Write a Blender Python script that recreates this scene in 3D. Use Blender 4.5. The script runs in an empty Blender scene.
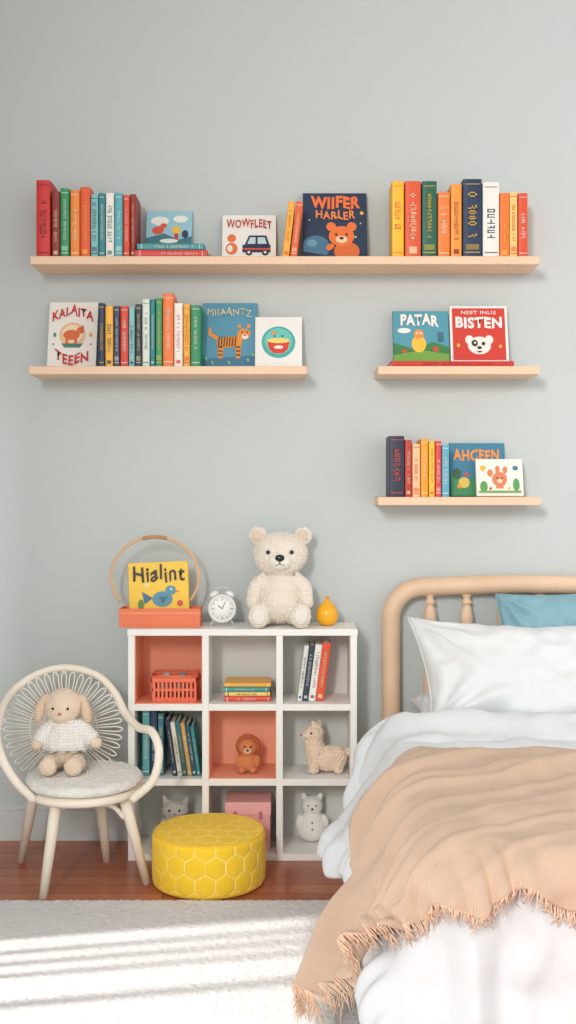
import bpy, bmesh, math, random
from math import sin, cos, pi, radians
from mathutils import Vector, Matrix, noise
random.seed(7)
C = bpy.context.scene.collection
D = 4.5; F = 1080.0; CZ = 1.458; HY = 490.0
def P(px, py, Y):
    d = D + Y
    return Vector(((px-288)*d/F, Y, CZ-(py-HY)*d/F))
def PX(px, Y): return (px-288)*(D+Y)/F
def PZ(py, Y): return CZ-(py-HY)*(D+Y)/F

# ---------------------------------------------------------------- materials
def lin(c):
    return tuple(((v/255)/12.92 if v/255 <= .04045 else ((v/255+.055)/1.055)**2.4) for v in c) + (1,)
_m = {}
def M(c, rough=.55, bump=None, scale=300, strength=.3, mott=0, sheen=0, dist=.002):
    key = (c, rough, bump, scale, strength, mott, sheen, dist)
    if key in _m: return _m[key]
    m = bpy.data.materials.new('mat_%d' % len(_m)); m.use_nodes = True
    nt = m.node_tree; b = nt.nodes['Principled BSDF']
    b.inputs['Base Color'].default_value = lin(c)
    b.inputs['Roughness'].default_value = rough
    if sheen: b.inputs['Sheen Weight'].default_value = sheen
    tc = nt.nodes.new('ShaderNodeTexCoord')
    if mott:
        n = nt.nodes.new('ShaderNodeTexNoise'); n.inputs['Scale'].default_value = 9 if bump != 'wood' else 4
        n.inputs['Detail'].default_value = 5
        nt.links.new(tc.outputs['Object'], n.inputs['Vector'])
        r = nt.nodes.new('ShaderNodeMixRGB'); r.inputs[1].default_value = lin(tuple(max(0, v*(1-mott)) for v in c))
        r.inputs[2].default_value = lin(tuple(min(255, v*(1+mott*.6)) for v in c))
        nt.links.new(n.outputs['Fac'], r.inputs[0]); nt.links.new(r.outputs[0], b.inputs['Base Color'])
    if bump == 'knit':
        ws = []
        for dr in ('Z', 'X'):
            t = nt.nodes.new('ShaderNodeTexWave'); t.bands_direction = dr; t.inputs['Scale'].default_value = scale
            t.inputs['Distortion'].default_value = 2.5; t.inputs['Detail'].default_value = 1; t.inputs['Detail Scale'].default_value = 1.5
            nt.links.new(tc.outputs['Object'], t.inputs['Vector']); ws.append(t)
        mu = nt.nodes.new('ShaderNodeMath'); mu.operation = 'MULTIPLY'
        nt.links.new(ws[0].outputs['Fac'], mu.inputs[0]); nt.links.new(ws[1].outputs['Fac'], mu.inputs[1])
        ad = nt.nodes.new('ShaderNodeMath'); ad.operation = 'POWER'; ad.inputs[1].default_value = .5; nt.links.new(mu.outputs[0], ad.inputs[0])
        r = nt.nodes.new('ShaderNodeMixRGB'); r.inputs[1].default_value = lin(tuple(v*.93 for v in c)); r.inputs[2].default_value = lin(tuple(min(255, v*1.03) for v in c))  # gaps between stitches darkened: their shade is put into the colour
        nt.links.new(ad.outputs[0], r.inputs[0]); nt.links.new(r.outputs[0], b.inputs['Base Color'])
        bp = nt.nodes.new('ShaderNodeBump'); bp.inputs['Strength'].default_value = strength; bp.inputs['Distance'].default_value = dist
        nt.links.new(ad.outputs[0], bp.inputs['Height']); nt.links.new(bp.outputs[0], b.inputs['Normal'])
    elif bump:
        if bump == 'vor':
            t = nt.nodes.new('ShaderNodeTexVoronoi'); out = 'Distance'
        elif bump == 'wave':
            t = nt.nodes.new('ShaderNodeTexWave'); out = 'Fac'; t.inputs['Distortion'].default_value = 1.5
        else:
            t = nt.nodes.new('ShaderNodeTexNoise'); out = 'Fac'; t.inputs['Detail'].default_value = 3
        t.inputs['Scale'].default_value = scale
        if bump == 'wood':
            mp = nt.nodes.new('ShaderNodeMapping'); mp.inputs['Scale'].default_value = (.08, 1, 1)
            nt.links.new(tc.outputs['Object'], mp.inputs['Vector']); nt.links.new(mp.outputs[0], t.inputs['Vector'])
        else:
            nt.links.new(tc.outputs['Object'], t.inputs['Vector'])
        bp = nt.nodes.new('ShaderNodeBump'); bp.inputs['Strength'].default_value = strength
        bp.inputs['Distance'].default_value = dist
        if bump == 'vor': bp.invert = True
        nt.links.new(t.outputs[out], bp.inputs['Height']); nt.links.new(bp.outputs[0], b.inputs['Normal'])
    _m[key] = m
    return m

# ---------------------------------------------------------------- mesh helpers
def mk(name, bm, mats, parent=None, smooth=False):
    me = bpy.data.meshes.new(name)
    bmesh.ops.recalc_face_normals(bm, faces=bm.faces[:]) if smooth != 'keep' else None
    bm.to_mesh(me); bm.free()
    for m in (mats if isinstance(mats, list) else [mats]): me.materials.append(m)
    if smooth:
        for p in me.polygons: p.use_smooth = True
    o = bpy.data.objects.new(name, me); C.objects.link(o)
    if parent: o.parent = parent
    return o
def tag(o, label, cat, group=None):
    o['label'] = label; o['category'] = cat
    if group: o['group'] = group
    return o
def thing(name, label, cat, loc=(0, 0, 0), rot=(0, 0, 0), group=None):
    o = bpy.data.objects.new(name, None); C.objects.link(o); o.empty_display_size = .05
    o.location = loc; o.rotation_euler = rot
    return tag(o, label, cat, group)
def struct(o): o['kind'] = 'structure'; return o
def bx(bm, x0, x1, y0, y1, z0, z1, bev=0, seg=2):
    r = bmesh.ops.create_cube(bm, size=1)
    for v in r['verts']:
        v.co = Vector(((x0+x1)/2+v.co.x*(x1-x0), (y0+y1)/2+v.co.y*(y1-y0), (z0+z1)/2+v.co.z*(z1-z0)))
    if bev:
        es = list({e for v in r['verts'] for e in v.link_edges})
        bmesh.ops.bevel(bm, geom=es, offset=bev, segments=seg, affect='EDGES', profile=.5)
    return bm
def box(name, parent, mat, *a, bev=.002):
    return mk(name, bx(bmesh.new(), *a, bev=bev), mat, parent)
def ell(bm, c, r, rot=None, u=20, v=14):
    if not hasattr(r, '__len__'): r = (r, r, r)
    mt = Matrix.Translation(Vector(c))
    if rot: mt = mt @ Matrix.Rotation(rot[0], 4, 'X') @ Matrix.Rotation(rot[1], 4, 'Y') @ Matrix.Rotation(rot[2], 4, 'Z')
    bmesh.ops.create_uvsphere(bm, u_segments=u, v_segments=v, radius=1, matrix=mt @ Matrix.Diagonal((*r, 1)))
    return bm
def cat(pts, n=8, closed=False):
    pts = [Vector(p) for p in pts]; out = []; k = len(pts)
    for i in range(k if closed else k-1):
        if closed: a, b, c, d = pts[i-1], pts[i], pts[(i+1) % k], pts[(i+2) % k]
        else:
            b, c = pts[i], pts[i+1]; a = pts[i-1] if i else b*2-c; d = pts[i+2] if i+2 < k else c*2-b
        for j in range(n):
            t = j/n
            out.append(.5*((2*b)+(c-a)*t+(2*a-5*b+4*c-d)*t*t+(3*b-a-3*c+d)*t**3))
    if not closed: out.append(pts[-1])
    return out
def tube(bm, pts, rad, seg=10, closed=False):
    pts = [Vector(p) for p in pts]; n = len(pts)
    if not hasattr(rad, '__len__'): rad = [rad]*n
    elif len(rad) != n:
        rr = rad; rad = []
        for i in range(n):
            f = i/(n-1)*(len(rr)-1); k = min(int(f), len(rr)-2); rad.append(rr[k]+(rr[k+1]-rr[k])*(f-k))
    rings = []; up = None
    for i in range(n):
        if closed: t = pts[(i+1) % n]-pts[i-1]
        else: t = pts[min(i+1, n-1)]-pts[max(i-1, 0)]
        t.normalize()
        if up is None: up = Vector((0, 0, 1)) if abs(t.z) < .9 else Vector((0, 1, 0))
        a = t.cross(up).normalized(); b = a.cross(t).normalized(); up = b
        rings.append([bm.verts.new(pts[i]+(a*cos(2*pi*j/seg)+b*sin(2*pi*j/seg))*rad[i]) for j in range(seg)])
    for i in range(n if closed else n-1):
        A = rings[i]; B = rings[(i+1) % n]
        for j in range(seg): bm.faces.new((A[j], A[(j+1) % seg], B[(j+1) % seg], B[j]))
    if not closed: bm.faces.new(rings[0][::-1]); bm.faces.new(rings[-1])
    return bm
def lathe(bm, prof, c=(0, 0, 0), seg=32, fn=None):
    c = Vector(c); rings = []
    for r, z in prof:
        if r < 1e-6: rings.append([bm.verts.new(c+Vector((0, 0, z)))])
        else: rings.append([bm.verts.new(c+Vector((r*cos(2*pi*j/seg), r*sin(2*pi*j/seg), z))) for j in range(seg)])
    for A, B in zip(rings, rings[1:]):
        for j in range(seg):
            k = (j+1) % seg
            if len(A) == 1 and len(B) == 1: continue
            if len(A) == 1: bm.faces.new((A[0], B[j], B[k]))
            elif len(B) == 1: bm.faces.new((A[j], A[k], B[0]))
            else: bm.faces.new((A[j], A[k], B[k], B[j]))
    return bm
def blob(name, bm, mat, parent, vox=.005, it=6, curl=0):
    me = bpy.data.meshes.new('t'); bm.to_mesh(me); bm.free()
    o = bpy.data.objects.new('t', me); C.objects.link(o)
    r = o.modifiers.new('r', 'REMESH'); r.mode = 'VOXEL'; r.voxel_size = vox
    s = o.modifiers.new('s', 'SMOOTH'); s.factor = .5; s.iterations = it
    dg = bpy.context.evaluated_depsgraph_get()
    nm = bpy.data.meshes.new_from_object(o.evaluated_get(dg)); bpy.data.objects.remove(o)
    nm.name = name; nm.materials.clear(); nm.materials.append(mat)
    if curl:   # woolly loops raised from the surface
        nn = [v.normal.copy() for v in nm.vertices]
        for v, n_ in zip(nm.vertices, nn): v.co += n_*(curl*noise.noise(v.co*110)+random.uniform(-.2, .2)*curl)
    for p in nm.polygons: p.use_smooth = True
    q = bpy.data.objects.new(name, nm); C.objects.link(q); q.parent = parent
    return q
_t = {}
def textdata(s, bold=.03):
    if (s, bold) in _t: return _t[(s, bold)]
    cu = bpy.data.curves.new('t', 'FONT'); cu.body = s; cu.offset = bold; cu.space_character = 1.1
    cu.resolution_u = 3
    o = bpy.data.objects.new('t', cu); C.objects.link(o)
    dg = bpy.context.evaluated_depsgraph_get()
    me = bpy.data.meshes.new_from_object(o.evaluated_get(dg))
    vs = [v.co.copy() for v in me.vertices]; ps = [list(p.vertices) for p in me.polygons]
    x0 = min(v.x for v in vs); x1 = max(v.x for v in vs); y0 = min(v.y for v in vs); y1 = max(v.y for v in vs)
    vs = [((v.x-x0)/(x1-x0), (v.y-y0)/(y1-y0)) for v in vs]
    bpy.data.objects.remove(o); _t[(s, bold)] = (vs, ps)
    return _t[(s, bold)]

# ---------------------------------------------------------------- camera, light
cam = bpy.data.cameras.new('camera'); co = bpy.data.objects.new('camera', cam); C.objects.link(co)
co.location = (0, -D, CZ); co.rotation_euler = (pi/2, 0, 0); cam.sensor_width = 36; cam.lens = F/1024*36
cam.shift_y = -22/1024; cam.clip_start = .05
bpy.context.scene.camera = co
try:
    vs = bpy.context.scene.view_settings; vs.view_transform = 'Standard'; vs.look = 'None'; vs.exposure = 0
except Exception: pass
w = bpy.data.worlds.new('world'); bpy.context.scene.world = w; w.use_nodes = True
w.node_tree.nodes['Background'].inputs[0].default_value = (.975, 1, 1, 1)
w.node_tree.nodes['Background'].inputs[1].default_value = 1.16
def area(loc, target, size, power, col=(1, 1, 1)):
    l = bpy.data.lights.new('area', 'AREA'); l.shape = 'RECTANGLE'; l.size, l.size_y = size; l.energy = power; l.color = col
    o = bpy.data.objects.new('area_light', l); C.objects.link(o); o.location = loc
    o.rotation_euler = (Vector(target)-Vector(loc)).to_track_quat('-Z', 'Y').to_euler()
area((-2.0, -7.6, 3.5), (.1, 0, .9), (1.5, 1.5), 500, (1, .985, .965))  # unseen fill lamp added behind the camera to brighten the room
sl = bpy.data.lights.new('sun', 'SUN'); sl.energy = 3.4; sl.angle = .03; sl.color = (1, .965, .91)
so = bpy.data.objects.new('sun', sl); C.objects.link(so); so.location = (-4, -2, 5)
so.rotation_euler = Vector((.74, .14, -1)).to_track_quat('-Z', 'Y').to_euler()

# ---------------------------------------------------------------- setting
wallm = M((199, 206, 205), .85, 'noise', 400, .08)
struct(box('wall_back', None, wallm, -1.6, 2.4, 0, .1, -.1, 3.75, bev=0))
wl = bmesh.new()
WY0, WY1, WZ0, WZ1 = -2.35, -1.12, .35, 2.3
for a in ((-6, WY0, -.1, 3.75), (WY1, .1, -.1, 3.75), (WY0, WY1, -.1, WZ0), (WY0, WY1, WZ1, 3.75)):
    bx(wl, -1.6, -1.5, a[0], a[1], a[2], a[3])
struct(mk('wall_left', wl, wallm))
struct(box('ceiling', None, M((240, 240, 238), .9), -1.6, 2.4, -6, .1, 3.7, 3.8, bev=0))
wf = bmesh.new()
for y in (WY0+.02, -1.62, WY1-.02): bx(wf, -1.57, -1.53, y-.018, y+.018, WZ0, WZ1)
for k in range(3): bx(wf, -1.56, -1.54, WY1-.14-.085*k-.016, WY1-.14-.085*k+.012, WZ0, WZ1)
for z in (WZ0+.02, WZ1-.02): bx(wf, -1.57, -1.53, WY0, WY1, z-.02, z+.02)
struct(mk('window_1', wf, M((240, 240, 240), .5)))
# floor
fm = bpy.data.materials.new('floor_wood'); fm.use_nodes = True; nt = fm.node_tree; b = nt.nodes['Principled BSDF']
tc = nt.nodes.new('ShaderNodeTexCoord'); br = nt.nodes.new('ShaderNodeTexBrick')
br.inputs['Color1'].default_value = lin((206, 126, 88)); br.inputs['Color2'].default_value = lin((180, 100, 68)); br.inputs['Mortar'].default_value = lin((112, 60, 40))
br.inputs['Scale'].default_value = 1; br.inputs['Mortar Size'].default_value = .002; br.inputs['Brick Width'].default_value = .9; br.inputs['Row Height'].default_value = .085
nt.links.new(tc.outputs['Object'], br.inputs['Vector'])
mp = nt.nodes.new('ShaderNodeMapping'); mp.inputs['Scale'].default_value = (2, 30, 1); nt.links.new(tc.outputs['Object'], mp.inputs[0])
nz = nt.nodes.new('ShaderNodeTexNoise'); nz.inputs['Scale'].default_value = 3; nz.inputs['Detail'].default_value = 6; nt.links.new(mp.outputs[0], nz.inputs['Vector'])
mx = nt.nodes.new('ShaderNodeMixRGB'); mx.blend_type = 'MULTIPLY'; mx.inputs[0].default_value = .4
nt.links.new(br.outputs['Color'], mx.inputs[1]); nt.links.new(nz.outputs['Fac'], mx.inputs[2])
nt.links.new(mx.outputs[0], b.inputs['Base Color']); b.inputs['Roughness'].default_value = .3
struct(box('floor', None, fm, -1.6, 2.4, -6, .1, -.1, 0, bev=0))
bb = bmesh.new(); bx(bb, -1.5, 2.4, -.014, 0, 0, .125, .002); bx(bb, -1.5, 2.4, -.010, 0, .125, .14, .003)
struct(mk('baseboard_back', bb, M((208, 213, 212), .5)))

# rug
def rug():
    bm = bmesh.new(); x0, x1, y0, y1 = -1.42, .40, -2.5, -.687; st = .0058
    nx = int((x1-x0)/st); ny = int((y1-y0)/st); g = []
    for j in range(ny+1):
        row = []
        for i in range(nx+1):
            e = min(i, nx-i, j, ny-j)
            z = .012*min(1, e/1.5)+random.uniform(0, .0048)*(1 if e else 0)+.0015*noise.noise(Vector((i*.3, j*.3, 0)))*(1 if e else 0)+.001
            row.append(bm.verts.new((x0+i*st+random.uniform(-.002, .002), y0+j*st+random.uniform(-.002, .002)-(0 if j < ny else random.uniform(0, .005)), max(z, .001))))
        g.append(row)
    for j in range(ny):
        for i in range(nx): bm.faces.new((g[j][i], g[j][i+1], g[j+1][i+1], g[j+1][i]))
    o = mk('rug', bm, M((219, 217, 216), .95, 'noise', 500, .5, .03), None, True)
    tag(o, 'large off-white soft pile rug lying on the wooden floor', 'rug')
rug()

# ---------------------------------------------------------------- wall shelves
woodm = M((238, 204, 172), .5, 'wood', 60, .15, .05)
SH = {}
def wall_shelf(key, label, x0, x1, yt):
    z = PZ(yt, -.2); SH[key] = z
    X0, X1 = PX(x0, -.2), PX(x1, -.2)
    t = thing('wall_shelf', label, 'shelf', ((X0+X1)/2, 0, z-.033), group='pale wood wall shelves')
    hw = (X1-X0)/2
    box('board', t, woodm, -hw, hw, -.2, -.001, 0, .033, bev=.003)
wall_shelf('a', 'longest pale wood floating shelf, topmost on the wall', 30, 540, 256)
wall_shelf('b', 'medium-length pale wood floating shelf on the left, below the longest one', 29, 307, 366)
wall_shelf('c', 'short pale wood floating shelf carrying two front-facing books over a red one', 378, 540, 366)
wall_shelf('d', 'short pale wood floating shelf directly above the bed headboard', 378, 541, 497)

# ---------------------------------------------------------------- books
paper = M((240, 234, 220), .8)
def prism_z(bm, poly, z0, z1):
    a = [bm.verts.new((x, y, z0)) for x, y in poly]; b = [bm.verts.new((x, y, z1)) for x, y in poly]
    n = len(poly)
    for i in range(n): bm.faces.new((a[i], a[(i+1) % n], b[(i+1) % n], b[i]))
    bm.faces.new(a[::-1]); bm.faces.new(b)
def spine_book(label, w, h, dp, col, deco, loc, rot, group, style=0, name='book'):
    t = thing(name, label, 'book', loc, rot, group)
    k = .0022; hw = w/2; bm = bmesh.new()
    n = 6; arc = [(-hw*cos(pi*i/n), .004-.004*sin(pi*i/n)) for i in range(n+1)]
    poly = [(-hw, dp)]+arc+[(hw, dp), (hw-k, dp), (hw-k, .007), (-hw+k, .007), (-hw+k, dp)]
    prism_z(bm, poly, 0, h)
    cv = mk('cover', bm, M(col, .45), t)
    bm = bmesh.new(); bx(bm, -hw+k, hw-k, .007, dp-.004, .004, h-.004)
    mk('pages', bm, paper, t)
    bm = bmesh.new(); R = random.Random(label)
    yy = -.0008
    def patch(x0, x1, z0, z1, mi=0):
        f = bm.faces.new([bm.verts.new(p) for p in ((x0, yy, z0), (x1, yy, z0), (x1, yy, z1), (x0, yy, z1))]); f.material_index = mi
    sw = hw*R.uniform(.3, .5)
    if style in (0, 2):
        patch(-hw*.8, hw*.8, h*.06, h*.06+.004); patch(-hw*.8, hw*.8, h*.93, h*.93+.003)
    if style == 2: patch(-hw*.7, hw*.7, h*.1, h*.17, 1)
    if style == 1: patch(-hw*.5, hw*.5, h*.05, h*.05+hw*.9)
    z = h*(.26 if style != 1 else .24); end = h*R.uniform(.66, .88)
    while z < end:
        L = sw*R.uniform(.7, 1.2); s = max(.0010, sw*.26); g = R.randint(0, 3)
        if R.random() > .13:
            patch(-sw, sw, z, z+s)
            if g == 0: patch(-sw, sw, z+L-s, z+L); patch(-sw, -sw+s*1.4, z, z+L)
            elif g == 1: patch(sw-s*1.4, sw, z, z+L); patch(-s*.7, s*.7, z, z+L*.8)
            elif g == 2: patch(-s*.7, s*.7, z, z+L)
            else: patch(-sw, -sw+s*1.4, z, z+L); patch(sw-s*1.4, sw, z, z+L); patch(-sw, sw, z+L-s, z+L)
        z += L+s*1.6
    mk('spine_print', bm, [M(tuple(int(a*.22+b*.78) for a, b in zip(col, deco)), .5), M(tuple(int((a+b)/2) for a, b in zip(col, deco)), .5)], cv, 'keep')
    return t
def row(entries, zs, Ys, group, dp=.145, tilt=0):
    for i, (x0, x1, yt, col, deco, label) in enumerate(entries):
        X0, X1 = PX(x0, Ys), PX(x1, Ys); w = X1-X0-.0012; h = PZ(yt, Ys)-zs
        spine_book(label, w, h, dp+random.uniform(-.012, .008), col, deco, ((X0+X1)/2, Ys+random.uniform(0, .006), zs+.0003), (0, 0, 0), group, i % 3)
RED = (202, 42, 38); ORG = (236, 112, 44); YEL = (246, 190, 40); NAV = (30, 50, 84); TEA = (44, 134, 142); GRN = (42, 146, 92); WHT = (240, 236, 226); CRM = (238, 220, 180); DRD = (140, 40, 36); LTE = (130, 196, 196); DGR = (30, 96, 76); VER = (220, 74, 44)
G1 = 'books standing on the topmost shelf'
row([(36, 50, 180, (206, 40, 38), (120, 20, 20), 'tall thick red book at the left end of the topmost shelf'),
     (51, 59.5, 191, DRD, CRM, 'narrow dark red book right after the tall thick red one, topmost shelf'),
     (60, 69, 188, GRN, WHT, 'bright green spine third from the left on the topmost shelf'),
     (70, 79.5, 190, (240, 140, 50), WHT, 'light orange book right of the bright green one, topmost shelf'),
     (80, 90, 187, (232, 88, 40), YEL, 'deep orange book between light orange and pale aqua spines, topmost shelf'),
     (90.5, 98, 194, LTE, NAV, 'pale aqua narrow book right of the deep orange one, topmost shelf'),
     (98.5, 105, 193, TEA, WHT, 'thin dark teal book between pale aqua and cream spines, topmost shelf'),
     (105.5, 114, 193, WHT, TEA, 'cream spine with teal print in the left group of the topmost shelf'),
     (114.5, 122.5, 193, (84, 176, 186), WHT, 'bright turquoise spine right of the cream one, topmost shelf'),
     (123, 129.5, 195, VER, WHT, 'narrow vermilion book, second from right in left group, topmost shelf'),
     (130, 135.5, 194, (150, 44, 36), CRM, 'thin brick red book closing the left group, topmost shelf')], SH['a'], -.172, G1)
row([(392, 404, 181, YEL, ORG, 'golden yellow book starting the right group on the topmost shelf'),
     (405, 421, 181, (226, 86, 44), CRM, 'wide red-orange book beside golden yellow one in the right group'),
     (422, 437, 181, DGR, YEL, 'dark green tall book in the right group of the topmost shelf'),
     (438, 450, 192, (238, 128, 50), WHT, 'shorter orange book right of the tall dark green one'),
     (451, 462, 184, (244, 156, 58), DRD, 'light amber book left of the wide navy one, topmost shelf'),
     (463, 482, 179, NAV, YEL, 'wide navy book, tallest in the right group of the topmost shelf'),
     (483, 499.5, 182, WHT, NAV, 'wide white-spined book right of the navy one, topmost shelf'),
     (500, 509.5, 193, (238, 120, 44), YEL, 'short orange book right of the wide white spine'),
     (510, 518, 192, (240, 206, 120), VER, 'narrow straw yellow book, second from the right end, topmost shelf'),
     (518.5, 528, 193, (224, 78, 40), WHT, 'short red-orange book at the far right end of the topmost shelf')], SH['a'], -.172, G1)
G2 = 'books standing on the left middle shelf'
row([(98, 104.5, 303, NAV, YEL, 'thin navy book right after the white round-picture cover, middle left shelf'),
     (105, 113, 306, (244, 180, 60), NAV, 'yellow spine with navy print, second in the middle left row'),
     (113.5, 119.5, 306, (60, 70, 96), WHT, 'slate blue thin book between yellow and red spines, middle left row'),
     (120, 128, 306, (216, 66, 42), WHT, 'scarlet book fourth in the middle left row'),
     (128.5, 134.5, 307, LTE, NAV, 'pale aqua thin book right of the scarlet one, middle left row'),
     (135, 141.5, 304, (50, 60, 64), CRM, 'charcoal thin book in the middle left row'),
     (142, 149.5, 299, (224, 230, 216), TEA, 'whitish spine with teal print left of two green-teal books'),
     (150, 154.8, 299, TEA, WHT, 'slim teal book in the middle left row'),
     (155.3, 162, 298, (52, 150, 96), YEL, 'leaf green book just left of the tallest orange one'),
     (162.5, 173.5, 293, (240, 122, 50), WHT, 'tallest and widest orange book in the middle left row'),
     (174, 182.5, 303, WHT, (216, 66, 42), 'white spine with red print right of tallest orange book'),
     (183, 190, 304, (246, 176, 60), VER, 'amber thin book between white and emerald spines, middle left row'),
     (190.5, 200.5, 305, (38, 140, 90), WHT, 'emerald book ending the middle left row beside the tiger cover')], SH['b'], -.172, G2)
G3 = 'books standing on the shelf over the headboard'
row([(389, 404.5, 436, (44, 46, 70), VER, 'thick dark navy book at the left end above the headboard'),
     (405, 412, 440, (186, 60, 44), CRM, 'rust red book second in row above the headboard'),
     (412.5, 420.5, 444, (240, 196, 150), VER, 'peach book third in row above the headboard'),
     (421, 428.5, 439, (242, 160, 40), WHT, 'golden orange book in middle of row above the headboard'),
     (429, 435, 441, (246, 196, 60), VER, 'sunny yellow thin book in row above the headboard'),
     (435.5, 441.5, 441, (222, 70, 66), WHT, 'coral red thin book in row above the headboard'),
     (442, 449.5, 445, (96, 172, 196), WHT, 'sky blue narrow book left of the blue-teal landscape cover')], SH['d'], -.168, G3)

def flat_book(label, x0, x1, z0, th, Ys, dp, col, deco, group, rz=0):
    X0, X1 = PX(x0, Ys), PX(x1, Ys)
    return spine_book(label, th-.0008, X1-X0, dp, col, deco, (X0, Ys, z0+th/2), (0, pi/2, rz), group, 0)
GS = 'books lying flat'
flat_book('red book lying flat at the bottom of the pair on the topmost shelf', 135, 207, SH['a'], .030, -.18, .15, (214, 66, 60), WHT, GS)
flat_book('teal-spined book lying flat on the red one, topmost shelf', 137, 204, SH['a']+.031, .026, -.175, .145, (70, 150, 156), WHT, GS)
flat_book('thin wide red book lying flat under two front-facing covers', 391, 514, SH['c'], .022, -.185, .17, (206, 56, 48), (160, 30, 30), GS)
for i, (xb, col, deco, lb) in enumerate([(285.5, (244, 176, 56), VER, 'yellow slim book leaning toward the navy bear cover, topmost shelf'), (293.5, (232, 96, 44), WHT, 'orange slim book leaning beside the navy bear cover, topmost shelf')]):
    th = radians(6.5); wd = .027
    spine_book(lb, wd, .225, .14, col, deco, (PX(xb, -.17), -.17, SH['a']+wd/2*sin(th)+.0005), (0, th, 0), 'leaning slim books', i+1)

def face_book(label, x0, x1, yt, zs, lean, col, shapes, texts, group, fwd=0, t=.016, roll=0, Yr=None, edge=None):
    a = radians(lean)
    hh = PZ(yt, -.05-fwd)-zs
    Y = (-(hh*math.tan(a))-.008-fwd) if Yr is None else Yr
    Ym = Y+hh*math.tan(a)*.5-t
    zt = PZ(yt, Y+hh*math.tan(a)-t); h = (zt-zs)/cos(a)
    X0, X1 = PX(x0, Ym), PX(x1, Ym); w = X1-X0
    r = thing('picture_book', label, 'book', ((X0+X1)/2, Y, zs+.0005+abs(sin(roll))*w/2), (-a, roll, 0), group)
    bm = bmesh.new(); k = .0024
    bx(bm, -w/2, w/2, -t, -t+k, 0, h, .0008, 1); bx(bm, -w/2, w/2, -k, 0, 0, h, .0008, 1); bx(bm, -w/2, -w/2+k, -t, 0, 0, h, .0008, 1)
    cv = mk('cover', bm, M(edge or col, .45), r)
    box('pages', r, paper, -w/2+k, w/2-.003, -t+k, -k, .003, h-.003, bev=0)
    bm = bmesh.new(); mats = []; lay = -t-.0005
    if edge: shapes = [('r', col, .045, .04, .955, .96)]+shapes
    def mi(c):
        if c not in mats: mats.append(c)
        return mats.index(c)
    for s in shapes:
        lay -= .00022
        if s[0] == 'c':
            _, c, cx, cy, rx, ry = s[:6]; rot = s[6] if len(s) > 6 else 0
            pts = []
            for i in range(20):
                u, v = rx*w*cos(2*pi*i/20), ry*w*sin(2*pi*i/20)
                pts.append(((cx-.5)*w+u*cos(rot)-v*sin(rot), cy*h+u*sin(rot)+v*cos(rot)))
        elif s[0] == 'r':
            _, c, a0, b0, a1, b1 = s; pts = [((a0-.5)*w, b0*h), ((a1-.5)*w, b0*h), ((a1-.5)*w, b1*h), ((a0-.5)*w, b1*h)]
        else:
            _, c, pl = s; pts = [((u-.5)*w, v*h) for u, v in pl]
        hw = w/2-.001
        pts = [(max(-hw, min(hw, u)), max(.001, min(h-.001, v))) for u, v in pts]
        f = bm.faces.new([bm.verts.new((u, lay, v)) for u, v in pts]); f.material_index = mi(c)
    if shapes: mk('cover_picture', bm, [M(c, .5) for c in mats], cv, 'keep')
    lay -= .0005
    for tx in texts:
        s, c, a0, b0, a1, b1 = tx[:6]; wave = tx[6] if len(tx) > 6 else 0; bold = tx[7] if len(tx) > 7 else .03
        bob = tx[8] if len(tx) > 8 else .012
        vs, ps = textdata(s, bold); bm = bmesh.new(); nl = len(s)
        bv = []
        for u, v in vs:
            k = int(u*nl*.999)
            bv.append(bm.verts.new(((a0+(a1-a0)*(u+.25*bob*sin(v*3+k*2))-.5)*w, lay, (b0+(b1-b0)*v+wave*sin(u*pi)+bob*sin(k*2.4+1))*h)))
        for p in ps:
            try: bm.faces.new([bv[i] for i in p])
            except Exception: pass
        mk('title', bm, M(c, .5), cv, 'keep')
    return r
GF = 'front-facing picture books'
def face(c, cx, cy, r, dark=(40, 30, 30), ears=True):
    s = []
    if ears: s += [('c', c, cx-r*.8, cy+r*.7, r*.38, r*.38), ('c', c, cx+r*.8, cy+r*.7, r*.38, r*.38)]
    s += [('c', c, cx, cy, r, r*.85), ('c', dark, cx-r*.4, cy+r*.12, r*.1, r*.12), ('c', dark, cx+r*.4, cy+r*.12, r*.1, r*.12), ('c', dark, cx, cy-r*.18, r*.16, r*.1)]
    return s
face_book('small sky blue picture book propped on the flat red and teal pair', 146, 192, 212, SH['a']+.058, 10, (150, 200, 214),
    [('c', (236, 236, 226), .3, .75, .2, .1), ('c', (236, 236, 226), .75, .8, .16, .08), ('p', (60, 120, 130), [(0, 0), (1, 0), (1, .35), (.7, .25), (.4, .42), (0, .3)]),
     ('c', (216, 84, 56), .26, .5, .13, .09), ('c', (216, 84, 56), .38, .62, .07, .06), ('c', (240, 190, 80), .66, .5, .1, .1), ('r', (190, 60, 50), .62, .2, .7, .42), ('c', (240, 240, 232), .5, .22, .2, .05), ('c', NAV, .85, .4, .07, .09)],
    [], GF, fwd=.0, t=.01)
face_book('white picture book with small orange creature and a dark vehicle on it', 222, 276, 216, SH['a'], 13, (242, 240, 234),
    [('c', (232, 120, 60), .18, .28, .11, .12), ('c', (232, 120, 60), .18, .5, .08, .08), ('c', WHT, .15, .28, .05, .07), ('r', NAV, .38, .2, .9, .36), ('p', NAV, [(.42, .36), (.5, .56), (.82, .56), (.88, .36)]),
     ('p', (200, 220, 226), [(.47, .38), (.52, .52), (.62, .52), (.62, .38)]), ('p', (200, 220, 226), [(.66, .38), (.66, .52), (.79, .52), (.83, .38)]),
     ('c', (60, 60, 66), .5, .2, .065, .065), ('c', (60, 60, 66), .8, .2, .065, .065), ('c', WHT, .5, .2, .025, .025), ('c', WHT, .8, .2, .025, .025), ('r', (226, 80, 50), .4, .25, .9, .285)],
    [('WOWFLEET', (190, 60, 50), .08, .7, .92, .88, .03, .02, .02)], GF)
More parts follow.
